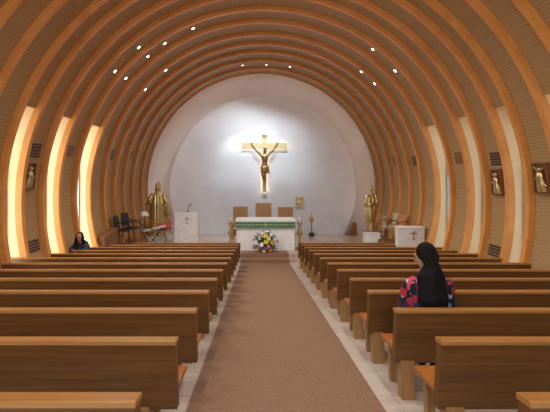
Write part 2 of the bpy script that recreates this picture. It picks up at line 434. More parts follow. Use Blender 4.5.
# ------------------------------------------------------------------ wall fittings
def on_wall(sd, y, py, rad=RS):
    z = EYE-(py-VY)*y/F; a = math.asin((z-ZA)/rad)
    p = Vector((XA+sd*rad*math.cos(a), y, z)); nrm = Vector((-sd*math.cos(a), 0, -math.sin(a)))
    return p, nrm
def wall_thing(name, sd, y, py, lab, cat, grp=None):
    p, nrm = on_wall(sd, y, py)
    o = thing(name, p+nrm*.003, lab, cat, grp)
    # local x -> along depth, local z -> up the wall, local y -> into the room
    up = Vector((0, 1, 0)).cross(nrm); up = up if up.z > 0 else -up
    xx = nrm.cross(up)
    o.rotation_euler = Matrix((xx, nrm, up)).transposed().to_euler()
    return o
def grille(sd, bay, py, w_, h_, n, lab, dark=True):
    y = (RIBS[bay]+RIBS[bay+1])/2
    o = wall_thing('air_vent', sd, y, py, lab, 'vent', 'wall vents')
    b = NB(); box(b, -w_/2, w_/2, 0, .006, -h_/2, h_/2); link('backing', b, M['wood'], o)
    sh = h_/n
    b = NB()
    for i in range(n):
        z = -h_/2+sh*(i+.5); box(b, -w_/2+.015, w_/2-.015, .006, .012, z-sh*.3, z+sh*.3)
    link('slots', b, M['black'], o)
    b = NB()
    for i in range(n-1):
        z = -h_/2+sh*(i+1); box(b, -w_/2+.015, w_/2-.015, .006, .02, z-sh*.14, z+sh*.14)
    link('louvre', b, M['leg'], o)
grille(-1, 9, 150.5, .40, .30, 5, 'black slotted wall vent above the gilt relief on the left wall')
grille(1, 9, 159, .40, .28, 5, 'black slotted wall vent above the gilt relief on the right wall')
grille(-1, 4, 155, .36, .30, 5, 'small black slotted vent on the left wall above the dark chairs')
grille(1, 4, 161, .36, .30, 5, 'small black slotted vent on the right wall above the white cabinet')
grille(-1, 9, 246, .5, .24, 4, 'low slotted vent near the floor between the first two left windows')
grille(1, 9, 251, .5, .24, 4, 'low slotted vent near the floor between the first two right windows')
def plate(sd, bay, py, lab):
    y = (RIBS[bay]+RIBS[bay+1])/2
    o = wall_thing('access_panel', sd, y, py, lab, 'panel', 'plain wall panels')
    b = NB(); box(b, -.17, .17, 0, .01, -.14, .14); link('panel', b, M['wood'], o)
    b = NB()
    for s in (-1, 1): box(b, s*.17-.008, s*.17+.008, 0, .014, -.14, .14); box(b, -.178, .178, 0, .014, s*.14-.008, s*.14+.008)
    link('rim', b, M['leg'], o)
plate(-1, 7, 151, 'plain brown square panel between second and third left windows')
plate(1, 7, 158, 'plain brown square panel between second and third right windows')
plate(-1, 2, 155, 'plain brown square panel on the left wall nearest the apse')
plate(1, 2, 161, 'plain brown square panel on the right wall nearest the apse')

def station(sd, y, py, lab):
    o = wall_thing('station_relief', sd, y, py, lab, 'relief', 'gilt stations on the walls')
    b = NB()
    for s in (-1, 1): box(b, s*.18-.012, s*.18+.012, 0, .07, -.26, .26); box(b, -.19, .19, 0, .07, s*.26-.012, s*.26+.012)
    box(b, -.18, .18, 0, .01, -.26, .26); link('niche', b, M['wood'], o)
    b = NB(); rnd = random.Random(3)
    for cx_, lean in ((-.05, .03), (.06, -.03)):
        loft(b, [(-.24, cx_, .05, .07, .035), (-.1, cx_, .055, .055, .04), (.05, cx_+lean, .055, .06, .04), (.1, cx_+lean, .05, .03, .03)], 14, 5, .12)
        ell(b, (cx_+lean*1.4, .06, .155), (.03, .03, .04), 10, 8)
        cap_(b, (cx_+lean, .06, .07), (cx_-lean*2, .09, -.02), .018, .014, 8)
    cap_(b, (-.13, .05, -.14), (.12, .07, .21), .016, .016, 8); cap_(b, (-.09, .06, .17), (.13, .06, .06), .016, .016, 8)
    fuse(link('figures', b, M['gold'], o, smooth=True), .008, 1)
station(-1, (RIBS[9]+RIBS[10])/2-.13, 176, 'gilt relief of figures with a cross on the left wall')
station(1, (RIBS[9]+RIBS[10])/2, 182, 'gilt relief in a wooden niche between the two nearest right windows')
station(1, (RIBS[11]+RIBS[12])/2+.05, 178, 'gilt relief in a niche cut by the right photo edge')

# ------------------------------------------------------------------ altar group
AX = .245
t_ = thing('altar', (AX, 15.6, ZP+.002), 'white marble altar table behind the flowers at the top of the steps', 'altar')
b = NB(); box(b, -1.03, 1.03, 0, .85, 0, 1.03); link('body', b, M['marb'], t_, bevel=.008)
b = NB(); box(b, -1.05, 1.05, -.03, .88, 1.03, 1.09); link('top_slab', b, M['marb'], t_, bevel=.008)
t_ = thing('altar_cloth', (AX, 15.6, ZP+1.094), 'white cloth with a green gold-patterned band hanging over the altar front', 'cloth')
b = NB(); prism(b, [(-.036, -.001), (-.036, -.055), (-.046, -.055), (-.046, .012), (.90, .012), (.90, -.10), (.89, -.10), (.89, .0)], 'x', -1.065, 1.065)
link('linen', b, M['cloth'], t_)
b = NB(); box(b, -1.06, 1.06, -.050, -.037, -.285, -.055)
bd = link('green_band', b, noisy('green_brocade', (.015, .16, .10), (.03, .22, .14), (12, 12, 12), .7, ns=2), t_)
bd['label'] = 'green brocade band'
b = NB()
for i in range(21):
    x = -1.0+.1*i
    if abs(x) < .05: continue
    for q in range(4):
        a = q*PI/2+PI/4; box(b, -.022, .022, -.055, -.050, -.006, .006, Matrix.Translation((x, 0, -.17)) @ Matrix.Rotation(a, 4, 'Y') @ Matrix.Translation((.018, 0, 0)))
box(b, -.012, .012, -.056, -.05, -.25, -.09); box(b, -.05, .05, -.056, -.05, -.175, -.15)
for z in (-.07, -.272): box(b, -1.05, 1.05, -.054, -.05, z-.004, z+.004)
gp = link('gold_pattern', b, M['paleg'], bd)

# flowers
t_ = thing('flower_arrangement', (AX-.0, 15.30, ZP+.014), 'spreading arrangement of yellow, white and purple flowers before the altar', 'flowers')
t_.scale = (1.08, 1, 1.14)
b = NB(); lathe(b, [(.16, 0), (.2, .02), (.23, .12), (.21, .13)], n=20); link('bowl', b, M['wood'], t_)
b = NB(); rnd = random.Random(11)
for i in range(190):
    a = rnd.uniform(0, 2*PI); e = rnd.uniform(-.12, 1.45); L = rnd.uniform(.26, .5)*(1.0 if e < .6 else 1.25)
    d = Vector((math.cos(a)*math.cos(e), .55*math.sin(a)*math.cos(e), math.sin(e))); st = Vector((0, 0, .12)); en = st+d*L
    if en.z < .015: en.z = .015
    s = d.cross(Vector((rnd.random()-.5, rnd.random()-.5, rnd.random()))).normalized()*rnd.uniform(.018, .035)
    mid = st.lerp(en, .65)+Vector((0, 0, .02)); mid2 = mid+d.cross(s).normalized()*.004
    v = [b.verts.new(p) for p in (st, mid+s, en, mid-s, mid2)]
    for f in ((0, 1, 4), (1, 2, 4), (2, 3, 4), (3, 0, 4)): b.faces.new([v[q] for q in f])
tag(link('foliage', b, M['leaf'], t_), kind='stuff')
fm = {'white flower': mat('white_petal', (.85, .83, .80), .7), 'yellow flower': mat('yellow_petal', (.85, .62, .04), .7), 'purple flower': mat('purple_petal', (.30, .12, .34), .7), 'pink flower': mat('pink_petal', (.62, .30, .38), .7)}
fl = [(0, .50, 'yellow flower', .085), (.02, .34, 'yellow flower', .085), (.1, .42, 'white flower', .07), (.2, .3, 'yellow flower', .07), (-.18, .43, 'white flower', .07), (-.3, .30, 'white flower', .08), (-.12, .24, 'white flower', .075),
      (.17, .53, 'white flower', .06), (.28, .40, 'white flower', .065), (.33, .22, 'white flower', .07), (.1, .2, 'pink flower', .065), (-.22, .16, 'pink flower', .065), (-.36, .18, 'purple flower', .06), (.22, .14, 'purple flower', .06), (0, .13, 'purple flower', .06),
      (-.1, .58, 'white flower', .055), (-.24, .55, 'purple flower', .045), (.06, .64, 'white flower', .045), (-.38, .38, 'purple flower', .045), (.38, .33, 'purple flower', .045), (-.05, .07, 'white flower', .06), (.15, .08, 'yellow flower', .05), (-.3, .09, 'yellow flower', .05), (.36, .1, 'white flower', .055)]
for x, z, kd, r in fl:
    fy = -.22+abs(x)*.35+z*.12; b = NB(); c = Vector((x, fy, z)); ax = Vector((x, fy-.15, z*.5)).normalized(); u, v_ = frame_of(ax)
    for lay, (n_, rr, tl) in enumerate(((8, 1, .1), (6, .68, .4), (4, .35, .8))):
        for q in range(n_):
            a = 2*PI*q/n_+lay*.4; d = (u*math.cos(a)+v_*math.sin(a)); e = d.cross(ax)
            p0 = c+ax*r*.1*lay; p2 = c+d*r*rr+ax*r*tl; w2 = e*r*rr*.42; m1 = c+d*r*rr*.6+ax*r*(tl*.45+.05*lay)
            vs = [b.verts.new(p) for p in (p0, m1+w2, p2+w2*.4, p2-w2*.4, m1-w2)]; b.faces.new(vs)
    ell(b, c+ax*r*.25, (r*.22,)*3, 8, 6)
    f = link('flower', b, fm[kd], t_); f['label'] = kd

# candlesticks
def candlestick(x, y, lab):
    o = thing('candlestick', (x, y, ZP+.002), lab, 'candlestick', 'tall candlesticks')
    k = 1.0
    b = NB(); lathe(b, [(.15, 0), (.15, .03), (.12, .06), (.07, .10), (.05, .16), (.045, .24), (.08, .27), (.08, .30), (.05, .33), (.045, .46), (.08, .52), (.11, .60), (.08, .68), (.05, .72), (.045, .84), (.07, .87), (.095, .95), (.10, .98), (.04, 1.0)], n=20)
    link('stand', b, M['gold'], o, smooth=True)
    b = NB(); lathe(b, [(.04, .99), (.04, 1.13), (.035, 1.145), (.008, 1.15)], n=14); link('candle', b, M['cloth'], o, smooth=True)
    b = NB(); cap_(b, (0, 0, 1.14), (0, 0, 1.19), .022, .01, 8); link('candle_cap', b, M['gold'], o)
candlestick((230.8-VX)*15.9/F, 15.9, 'gilt candlestick standing left of the altar')
candlestick((299.6-VX)*15.9/F, 15.9, 'gilt candlestick standing right of the altar')

# presider chairs
def priest_chair(x, wd, h, lab):
    o = thing('wooden_sanctuary_chair', (x, 18.1, ZP+.002), lab, 'chair', 'wooden chairs behind the altar')
    b = NB()
    box(b, -wd/2, wd/2, .46, .51, .1, h); link('backrest', b, M['chairwood'], o, bevel=.01)
    b = NB()
    for i in range(5): xx = -wd/2+wd*(i+1)/6; box(b, xx-.006, xx+.006, .452, .46, .5, h-.05)
    link('groove_slats', b, M['leg'], o)
    b = NB(); box(b, -wd/2+.03, wd/2-.03, 0, .46, .40, .47); link('seat', b, M['cush'], o, bevel=.015)
    for s in (-1, 1):
        b = NB(); box(b, s*(wd/2)-.03, s*(wd/2)+.03, 0, .46, .60, .65); link('armrest', b, M['chairwood'], o, bevel=.008)
        for yy in (.02, .42):
            b = NB(); box(b, s*(wd/2)-.025, s*(wd/2)+.025, yy, yy+.045, 0, .60); link('leg', b, M['chairwood'], o, bevel=.005)
S = F/18.6
priest_chair((263.5-VX)/S, .68, 1.49, 'tallest wooden chair, centred behind the altar below the crucifix')
priest_chair((240.5-VX)/S, .62, 1.34, 'lower wooden chair behind the left end of the altar')
priest_chair((285.5-VX)/S, .64, 1.32, 'lower wooden chair behind the right end of the altar')

# lectern and white cabinet with cross emblem
def emblem(o, x, y, z, s):
    b = NB()
    box(b, x-.012*s, x+.012*s, y-.008, y, z-.13*s, z+.10*s); box(b, x-.07*s, x+.07*s, y-.008, y, z+.02*s, z+.045*s)
    box(b, x-.045*s, x+.045*s, y-.008, y, z-.14*s, z-.12*s)
    for sx in (-1, 1): box(b, x+sx*.07*s-.01*s, x+sx*.07*s+.01*s, y-.008, y, z+.005*s, z+.06*s)
    e = link('cross_emblem', b, M['emblem'], o)
t_ = thing('lectern', ((186-VX)*16.3/F, 16.3, ZP+.002), 'white marble lectern with a brown cross and microphone, left of the altar', 'lectern')
b = NB(); prism(b, [(0, 0), (.5, 0), (.5, 1.25), (0, 1.31)], 'x', -.44, .44); link('body', b, M['marb'], t_, bevel=.01)
emblem(t_, .03, 0, 1.02, 1)
b = NB(); cap_(b, (0, .3, 1.28), (.02, .28, 1.34), .03, .02); tube(b, [(.02, .28, 1.34), (.05, .25, 1.45), (.12, .18, 1.56)], .012); ell(b, (.13, .17, 1.575), (.028, .028, .035))
link('microphone', b, M['dgrey'], t_)
t_ = thing('white_cabinet', (4.34, 12.45, zf(12.45)), 'white cabinet with a brown cross by the right wall beyond the pews', 'cabinet')
b = NB(); box(b, -.38, .36, 0, .32, .62, 1.24); box(b, -.30, -.05, .04, .28, -.03, .62); link('body', b, M['marb'], t_, bevel=.01)
b = NB(); box(b, -.39, .37, -.015, .33, 1.24, 1.27); link('top', b, M['marb'], t_, bevel=.005)
emblem(t_, .05, 0, 1.06, 1)

# crucifix
CY = 19.30; S = F/CY
def W(x, y, yy=CY): return px(x, y, yy)
t_ = thing('crucifix', W(264.5, 192.5, CY+.1), 'glowing gilt crucifix hung on the white disc above the altar', 'crucifix')
base = t_.location.copy()
def loc(b_pts): return b_pts-base
b = NB(); H_ = 58.5/S; zc_ = (192.5-145.2)/S
box(b, -.095, .095, 0, .07, 0, H_-.12); box(b, -1.0, -.095, 0, .07, zc_-.15, zc_+.13); box(b, .095, 1.0, 0, .07, zc_-.15, zc_+.13)
link('cross', b, M['paleg'], t_, bevel=.008)
b = NB(); box(b, -.06, .06, .085, .11, .03, H_-.18); box(b, -.94, .94, .085, .11, zc_-.09, zc_+.07)
link('backlight', b, emitter('crucifix_backlight', (1, .80, .66), 7), t_)
b = NB(); 
for x_, z_ in ((0, .3), (0, 1.4), (-.7, zc_), (.7, zc_)): box(b, x_-.02, x_+.02, .11, .145, z_-.02, z_+.02)
link('bracket', b, M['dgrey'], t_)
b = NB(); box(b, -.13, .13, -.02, 0, H_-.14, H_); npl = link('name_plate', b, M['gold'], t_, bevel=.006)
bmn = NB()
font = {'I': [(0, 0, 0, 4)], 'N': [(0, 0, 0, 4), (0, 4, 2, 0), (2, 0, 2, 4)], 'R': [(0, 0, 0, 4), (0, 4, 2, 4), (2, 4, 2, 2), (2, 2, 0, 2), (.8, 2, 2, 0)]}
x0 = -.095
for ch in 'INRI':
    for a in font[ch]: tube(bmn, [(x0+a[0]*.016, -.024, H_-.105+a[1]*.017), (x0+a[2]*.016, -.024, H_-.105+a[3]*.017)], .005, 6)
    x0 += .032 if ch == 'I' else .062
link('lettering', bmn, M['wood'], npl)
# corpus
b = NB(); zt = zc_
k = 1.0
hz = zt-.34        # shoulder height
for s in (-1, 1):
    sh = (s*.15, -.09, hz-.10); el_ = (s*.37, -.10, hz+.12); ha = (s*.54, -.05, hz+.40)
    cap_(b, (0, -.09, hz-.14), sh, .08, .065); cap_(b, sh, el_, .06, .045); cap_(b, el_, ha, .045, .03)
    cap_(b, ha, (s*.56, -.045, hz+.45), .032, .028)
    for q in range(4): cap_(b, (s*(.545+.012*q), -.05, hz+.455), (s*(.535+.026*q), -.065, hz+.51-.006*abs(q-1)), .010, .008, 6)
    cap_(b, (s*.54, -.05, hz+.43), (s*.515, -.06, hz+.475), .011, .009, 6)
    kn = (s*.055-.03, -.17, hz-.96); an = (s*.03, -.07, hz-1.28)
    cap_(b, (s*.075, -.09, hz-.60), kn, .09, .062); cap_(b, kn, an, .06, .038); cap_(b, an, (s*.035, -.13, hz-1.40), .036, .025)
loft(b, [(hz-.68, 0, -.09, .14, .09), (hz-.58, 0, -.09, .15, .095), (hz-.42, .01, -.09, .115, .08), (hz-.28, .01, -.1, .14, .1), (hz-.14, 0, -.1, .17, .105), (hz-.06, 0, -.09, .13, .08), (hz-.01, 0, -.1, .06, .06)], 24)
cap_(b, (0, -.1, hz-.04), (.02, -.13, hz+.07), .05, .045); ell(b, (.035, -.17, hz+.13), (.08, .095, .115)); cap_(b, (.045, -.26, hz+.12), (.045, -.265, hz+.09), .014, .016, 8)
M['bronze'] = noisy('bronze', (.34, .21, .08), (.50, .33, .14), (6, 6, 6), .4, .8, ns=3)
body = fuse(link('corpus', b, M['bronze'], t_, smooth=True), .014, 2)
b = NB(); loft(b, [(hz-.88, -.01, -.12, .15, .10), (hz-.76, 0, -.11, .17, .12), (hz-.62, 0, -.1, .175, .12), (hz-.56, 0, -.09, .155, .105)], 30, 9, .06); 
cap_(b, (.16, -.12, hz-.6), (.2, -.12, hz-.9), .04, .03)
link('loincloth', b, M['bronze'], t_, smooth=True)
b = NB()
for q in range(14):
    a = 2*PI*q/14; a2 = 2*PI*(q+1)/14; cap_(b, (.03+.09*math.cos(a), -.16+.1*math.sin(a), hz+.19+.015*(q % 2)), (.03+.09*math.cos(a2), -.16+.1*math.sin(a2), hz+.19+.015*((q+1) % 2)), .014, .014, 6)
link('crown', b, M['bronze'], t_)

# small gilt icon beside the crucifix
p = W(299.3, 201.5, DY-.03); t_ = thing('gilt_icon', p, 'small square gilt icon on the white disc right of the altar', 'icon')
b = NB(); box(b, -.19, .19, -.01, .03, -.22, .22); link('panel', b, M['gold'], t_, bevel=.006)
b = NB()
for s in (-1, 1): box(b, s*.18-.02, s*.18+.02, -.03, -.01, -.22, .22); box(b, -.2, .2, -.03, -.01, s*.205-.02, s*.205+.02)
link('rim', b, M['paleg'], t_)
b = NB(); loft(b, [(-.17, -.04, -.015, .07, .02), (0, -.04, -.02, .06, .02), (.05, -.04, -.02, .03, .015)], 14); ell(b, (-.04, -.02, .09), (.03, .02, .04)); ell(b, (.06, -.02, .02), (.022, .015, .03)); cap_(b, (.06, -.015, -.14), (.06, -.015, -.02), .045, .03, 10)
link('figures', b, M['paleg'], t_, smooth=True)

# ornate stand by the disc
t_ = thing('processional_stand', ((311.5-VX)*19.2/F, 19.2, ZP+.002), 'slim bronze ornamental stand with a black foot, right of the altar', 'stand')
b = NB(); box(b, -.11, .11, -.08, .08, 0, .13); link('foot', b, M['black'], t_, bevel=.01)
b = NB(); lathe(b, [(.05, .13), (.06, .16), (.03, .2), (.022, .34), (.04, .37), (.022, .4), (.022, .55), (.045, .58), (.02, .6)], n=14); link('stem', b, M['emblem'], t_, smooth=True)
b = NB(); lathe(b, [(.03, .58), (.08, .66), (.085, .75), (.06, .84), (.03, .88), (.04, .92), (.015, .98), (.008, 1.02)], n=14); box(b, -.12, .12, -.015, .015, .74, .78)
link('head', b, M['gold'], t_, smooth=True)

# wedge at the foot of the disc
b = NB(); prism(b, [(3.93, ZP+.002), (4.32, ZP+.002), (4.28, ZP+.55), (4.2, ZP+.62)], 'y', 19.2, 19.5)
tag(link('wooden_wedge', b, M['wood']), 'dark brown wooden wedge at the right foot of the white disc', 'wedge')

# ------------------------------------------------------------------ statues
def hand(b, p, d, up, s=1.0, curl=.5):
    """palm + five fingers from wrist p along d, up = back of hand direction"""
    p = Vector(p); d = Vector(d).normalized(); up = Vector(up); up = (up-d*up.dot(d)).normalized(); sd = d.cross(up)
    cap_(b, p+sd*.018*s, p+d*.07*s+sd*.022*s, .017*s, .015*s, 8); cap_(b, p-sd*.014*s, p+d*.07*s-sd*.022*s, .017*s, .015*s, 8); cap_(b, p, p+d*.072*s, .018*s, .016*s, 8)
    for i, L in enumerate((.062, .072, .068, .052)):
        o = p+d*.08*s+sd*(.03-.02*i)*s; m = o+d*L*.5*s-up*L*.25*curl*s; e = m+d*L*.35*s-up*L*.5*curl*s
        cap_(b, o, m, .0095*s, .009*s, 8); cap_(b, m, e, .009*s, .007*s, 8)
    o = p+d*.02*s+sd*.03*s; m = o+d*.035*s+sd*.028*s-up*.008*s; cap_(b, o, m, .012*s, .011*s, 8); cap_(b, m, m+d*.03*s+sd*.008*s-up*.01*s, .011*s, .008*s, 8)

def statue_jesus():
    o = thing('gilt_statue', ((158-VX)*16.3/F, 16.3, ZP+.002), 'gilt robed statue with a wide cloak at the left of the sanctuary', 'statue')
    b = NB(); box(b, -.27, .27, -.25, .25, 0, .36); box(b, -.3, .3, -.28, .28, .36, .42); link('pedestal', b, M['marb'], o, bevel=.01)
    b = NB(); z0 = .42
    loft(b, [(z0, 0, 0, .25, .20), (z0+.05, 0, 0, .26, .21), (z0+.5, 0, 0, .24, .18), (z0+.95, 0, 0, .22, .15), (z0+1.2, 0, 0, .23, .14), (z0+1.48, 0, .01, .22, .12), (z0+1.6, 0, .01, .12, .09), (z0+1.66, 0, .01, .06, .06)], 60, 13, .09)
    # cloak hanging from the shoulders
    loft(b, [(z0+.18, .03, .08, .40, .14), (z0+.6, .05, .08, .39, .13), (z0+1.0, .03, .07, .36, .13), (z0+1.35, 0, .05, .25, .12), (z0+1.5, 0, .04, .17, .09), (z0+1.57, 0, .04, .09, .06)], 60, 11, .10, 1)
    cap_(b, (0, 0, z0+1.6), (0, -.02, z0+1.74), .055, .05)
    ell(b, (0, -.03, z0+1.86), (.085, .105, .135)); cap_(b, (0, -.135, z0+1.87), (0, -.145, z0+1.835), .013, .018, 8)
    ell(b, (0, -.10, z0+1.77), (.05, .05, .06)); ell(b, (0, .02, z0+1.875), (.095, .095, .135))
    for s in (-1, 1):
        cap_(b, (s*.075, .03, z0+1.82), (s*.095, .02, z0+1.62), .035, .035)
        sh = (s*.22, 0, z0+1.5); el_ = (s*.36, -.06, z0+1.18)
        ha = (s*.30, -.28, z0+1.12) if s > 0 else (-.20, -.26, z0+1.28)
        cap_(b, sh, el_, .085, .09); cap_(b, el_, ha, .09, .06)
        hand(b, ha, (s*.15, -.8, -.35) if s > 0 else (.4, -.5, .8), (0, .3, 1), 1.25, .3)
        cap_(b, (s*.34, -.1, z0+1.12), (s*.36, -.06, z0+.78), .08, .035)
        cap_(b, (s*.09, -.2, z0+.02), (s*.1, -.27, z0+.02), .045, .035)
    fuse(link('figure', b, M['gold'], o, smooth=True), .012, 1)
    b = NB(); ell(b, (0, -.16, z0+1.33), (.035, .02, .045)); link('heart', b, M['paleg'], o, smooth=True)
statue_jesus()

def statue_joseph():
    o = thing('gilt_statue', ((371-VX)*16.2/F, 16.2, ZP+.002), 'gilt statue of a standing figure holding a child, right of the sanctuary', 'statue'); o.scale = (.88, .9, 1)
    b = NB(); box(b, -.24, .24, -.22, .22, 0, .55); box(b, -.27, .27, -.25, .25, .55, .61); link('pedestal', b, M['wood'], o, bevel=.01)
    b = NB(); z0 = .61
    loft(b, [(z0, 0, 0, .16, .15), (z0+.04, 0, 0, .17, .16), (z0+.4, .01, 0, .17, .14), (z0+.8, 0, 0, .19, .14), (z0+1.0, 0, 0, .19, .13), (z0+1.25, 0, .01, .2, .11), (z0+1.36, 0, .01, .11, .08), (z0+1.42, 0, .01, .05, .05)], 60, 11, .07)
    loft(b, [(z0+.35, -.06, -.03, .19, .14), (z0+.6, -.03, -.03, .22, .15), (z0+.9, 0, -.02, .24, .15), (z0+1.0, 0, 0, .2, .12)], 60, 9, .08, 2)
    cap_(b, (0, 0, z0+1.36), (0, -.01, z0+1.48), .05, .045); ell(b, (0, -.02, z0+1.57), (.075, .09, .115)); ell(b, (0, .015, z0+1.58), (.085, .085, .12)); ell(b, (0, -.08, z0+1.49), (.045, .045, .055)); cap_(b, (0, -.105, z0+1.58), (0, -.115, z0+1.55), .012, .015, 8)
    for s in (-1, 1):
        sh = (s*.19, 0, z0+1.26); el_ = (s*.26, -.04, z0+.98); ha = (-.02 if s > 0 else -.16, -.22, z0+.98+.04*s)
        cap_(b, sh, el_, .07, .07); cap_(b, el_, ha, .065, .045); hand(b, ha, (-1 if s > 0 else .6, -.1, .05), (0, -1, .3), 1.1, .6)
        cap_(b, (s*.07, -.14, z0+.02), (s*.08, -.2, z0+.02), .04, .03)
    # child on the arm
    loft(b, [(z0+.98, -.13, -.16, .08, .08), (z0+1.1, -.13, -.16, .075, .07), (z0+1.22, -.13, -.16, .07, .06), (z0+1.27, -.13, -.16, .03, .03)], 24, 6, .06)
    ell(b, (-.13, -.17, z0+1.33), (.055, .06, .07)); cap_(b, (-.13, -.2, z0+1.2), (.0, -.2, z0+1.24), .028, .02); cap_(b, (-.12, -.2, z0+1.0), (-.1, -.26, z0+.84), .035, .025)
    fuse(link('figure', b, M['gold'], o, smooth=True), .012, 1)
statue_joseph()

# white box planter before the right statue
t_ = thing('white_planter', ((371.5-VX)*15.45/F, 15.45, ZP+.002), 'white box in front of the right gilt statue', 'box')
b = NB(); box(b, -.26, .26, -.2, .2, 0, .64); link('body', b, M['marb'], t_, bevel=.01)
b = NB(); box(b, -.27, .27, -.21, .21, .64, .665); link('lid', b, M['white'], t_, bevel=.004)
t_ = thing('potted_flower', ((373-VX)*15.12/F, 15.13, ZP+.002), 'low yellow flowering plant at the foot of the white box', 'plant')
b = NB(); lathe(b, [(.06, 0), (.09, .15), (.08, .15)], n=14); link('pot', b, M['wood'], t_)
b = NB(); rnd = random.Random(5)
for i in range(60):
    a = rnd.uniform(0, 2*PI); e = rnd.uniform(.1, 1.4); L = rnd.uniform(.12, .24); d = Vector((math.cos(a)*math.cos(e), math.sin(a)*math.cos(e)*.5, math.sin(e))); s = d.cross(Vector((0, .3, 1))).normalized()*.02
    st = Vector((0, 0, .14)); v = [b.verts.new(p) for p in (st, st+d*L*.6+s, st+d*L, st+d*L*.6-s)]; b.faces.new(v)
link('leaves', b, M['leaf'], t_)
for i in range(5):
    b = NB(); ell(b, (-.12+.06*i, -.06, .30+.03*math.sin(i*2)), (.045, .04, .035)); f = link('flower', b, fm['yellow flower'], t_, smooth=True)

# ------------------------------------------------------------------ daises at both sides and their chairs
ZD = -.62
def dais(sd, y0, y1, lab):
    xa, xb = (3.92, 4.42) if sd > 0 else (-4.16, -3.55)
    b = NB(); n = NB()
    box(b, min(xa, xb), max(xa, xb), y0, y1, zf(14.7)-.02 if y0 > 14.7 else zf(y0)-.12, ZD); o = link('side_dais', b, M['wood'], bevel=.01)
    tag(o, kind='structure')
b = NB(); 
prism(b, [(-4.45, zf(13.3)-.1), (-3.72, zf(13.3)-.1), (-3.72, ZD), (-4.62, ZD)], 'y', 13.32, 14.69); tag(link('side_dais', b, M['wood'], bevel=.006), kind='structure')
b = NB(); 
prism(b, [(3.98, zf(13.8)-.1), (4.72, zf(13.8)-.1), (4.90, ZD), (3.98, ZD)], 'y', 13.6, 14.69); tag(link('side_dais', b, M['wood'], bevel=.006), kind='structure')

def side_chair(x, y, z, face, lab, grp, seatm, framem, H=.88, wd=.44, backw=.44):
    o = thing('side_chair', (x, y, z+.002), lab, 'chair', grp, (0, 0, face))
    b = NB(); box(b, -wd/2, wd/2, -.22, .2, .42, .47); link('seat', b, seatm, o, bevel=.02)
    b = NB(); prism(b, [(.2, .50), (.24, .50), (.30, H), (.26, H)], 'x', -backw/2, backw/2); link('backrest', b, seatm, o, bevel=.015)
    for s in (-1, 1):
        b = NB(); cap_(b, (s*(wd/2-.02), -.2, .42), (s*(wd/2), -.22, .012), .014, .012, 8); link('leg', b, framem, o)
        b = NB(); cap_(b, (s*(wd/2-.02), .2, .5), (s*(wd/2), .24, .012), .014, .012, 8); cap_(b, (s*(wd/2-.02), .2, .45), (s*(wd/2-.04), .25, H-.1), .014, .012, 8); link('leg', b, framem, o)
        b = NB(); tube(b, [(s*wd/2, .22, .66), (s*wd/2, -.18, .66), (s*wd/2, -.19, .45)], .014); link('armrest', b, framem, o)
    return o
side_chair(-4.14, 13.58, ZD, PI/2, 'nearest black chair against the left wall beside the wooden ledge', 'black chairs by the left wall', M['black'], M['dgrey'], .88, .4, .4)
side_chair(-4.06, 14.12, ZD, PI/2-.25, 'second black chair by the left wall, closer to the statue', 'black chairs by the left wall', M['black'], M['dgrey'], .92, .4, .4)
side_chair(4.36, 13.95, ZD, -PI/2+.45, 'broad ochre chair nearest the white cabinet by the right wall', 'chairs by the right wall', M['ochre'], M['wood'], .86, .42, .42)
side_chair(4.30, 14.44, ZD, -PI/2+.35, 'beige cushioned chair in the middle by the right wall', 'chairs by the right wall', M['cush'], M['wood'], .88, .34, .34)
side_chair(4.24, 15.82, ZP, -PI/2+.08, 'beige cushioned chair farthest along the right wall by the statue', 'chairs by the right wall', M['cush'], M['wood'], 1.22, .26, .26)

# low wooden ledge by the left wall
t_ = thing('wooden_ledge', (-4.3, 12.02, zf(12.02)), 'low brown wooden partition by the left wall behind the seated woman', 'partition')
b = NB(); prism(b, [(0, -.06), (1.15, -.16), (1.15, 1.10), (0, .98)], 'x', -.14, .10); link('panel', b, M['wood'], t_, bevel=.006)
b = NB(); prism(b, [(-.01, .98), (1.16, 1.10), (1.16, 1.13), (-.01, 1.01)], 'x', -.14, .12); link('top_rail', b, M['wood'], t_, bevel=.004)

# music corner
KX, KY = (154-VX)*15.5/F, 15.5
t_ = thing('keyboard', (KX, KY, ZP+.76), 'grey electronic keyboard on a black stand in front of the left statue', 'keyboard')
t_.rotation_euler = (0, -.20, .2)
b = NB(); box(b, -.42, .42, -.15, .15, 0, .07); link('body', b, M['grey'], t_, bevel=.01)
b = NB(); box(b, -.39, .39, -.14, -.02, .07, .082); link('white_keys', b, M['cloth'], t_)
b = NB()
for i in range(26):
    if i % 7 in (2, 6): continue
    box(b, -.37+i*.029, -.357+i*.029, -.09, -.02, .082, .092)
link('black_keys', b, M['black'], t_)
t_ = thing('keyboard_stand', (KX, KY, ZP+.002), 'black crossed stand under the keyboard', 'stand')
b = NB(); cap_(b, (-.34, -.12, .02), (.3, -.1, .80), .016, .016); cap_(b, (.34, .12, .02), (-.3, .0, .66), .016, .016); link('crossed_legs', b, M['dgrey'], t_)
b = NB(); cap_(b, (-.34, -.2, .016), (-.34, .2, .016), .014, .014); cap_(b, (.34, -.2, .016), (.34, .2, .016), .014, .014); link('feet', b, M['dgrey'], t_)
b = NB(); RR = []
for i in range(13):
    u = i/12; row = []
    RR.append([Vector((-.3+.6*u, -.16+.02*math.sin(u*9), .02*math.sin(u*11)-.02)), Vector((-.3+.6*u, -.05, .07+.02*math.sin(u*8))), Vector((-.3+.6*u, .08, .05+.015*math.cos(u*9))), Vector((-.3+.6*u, .08, .035+.015*math.cos(u*9))), Vector((-.3+.6*u, -.05, .05+.02*math.sin(u*8))), Vector((-.3+.6*u, -.14+.02*math.sin(u*9), .02*math.sin(u*11)-.03))])
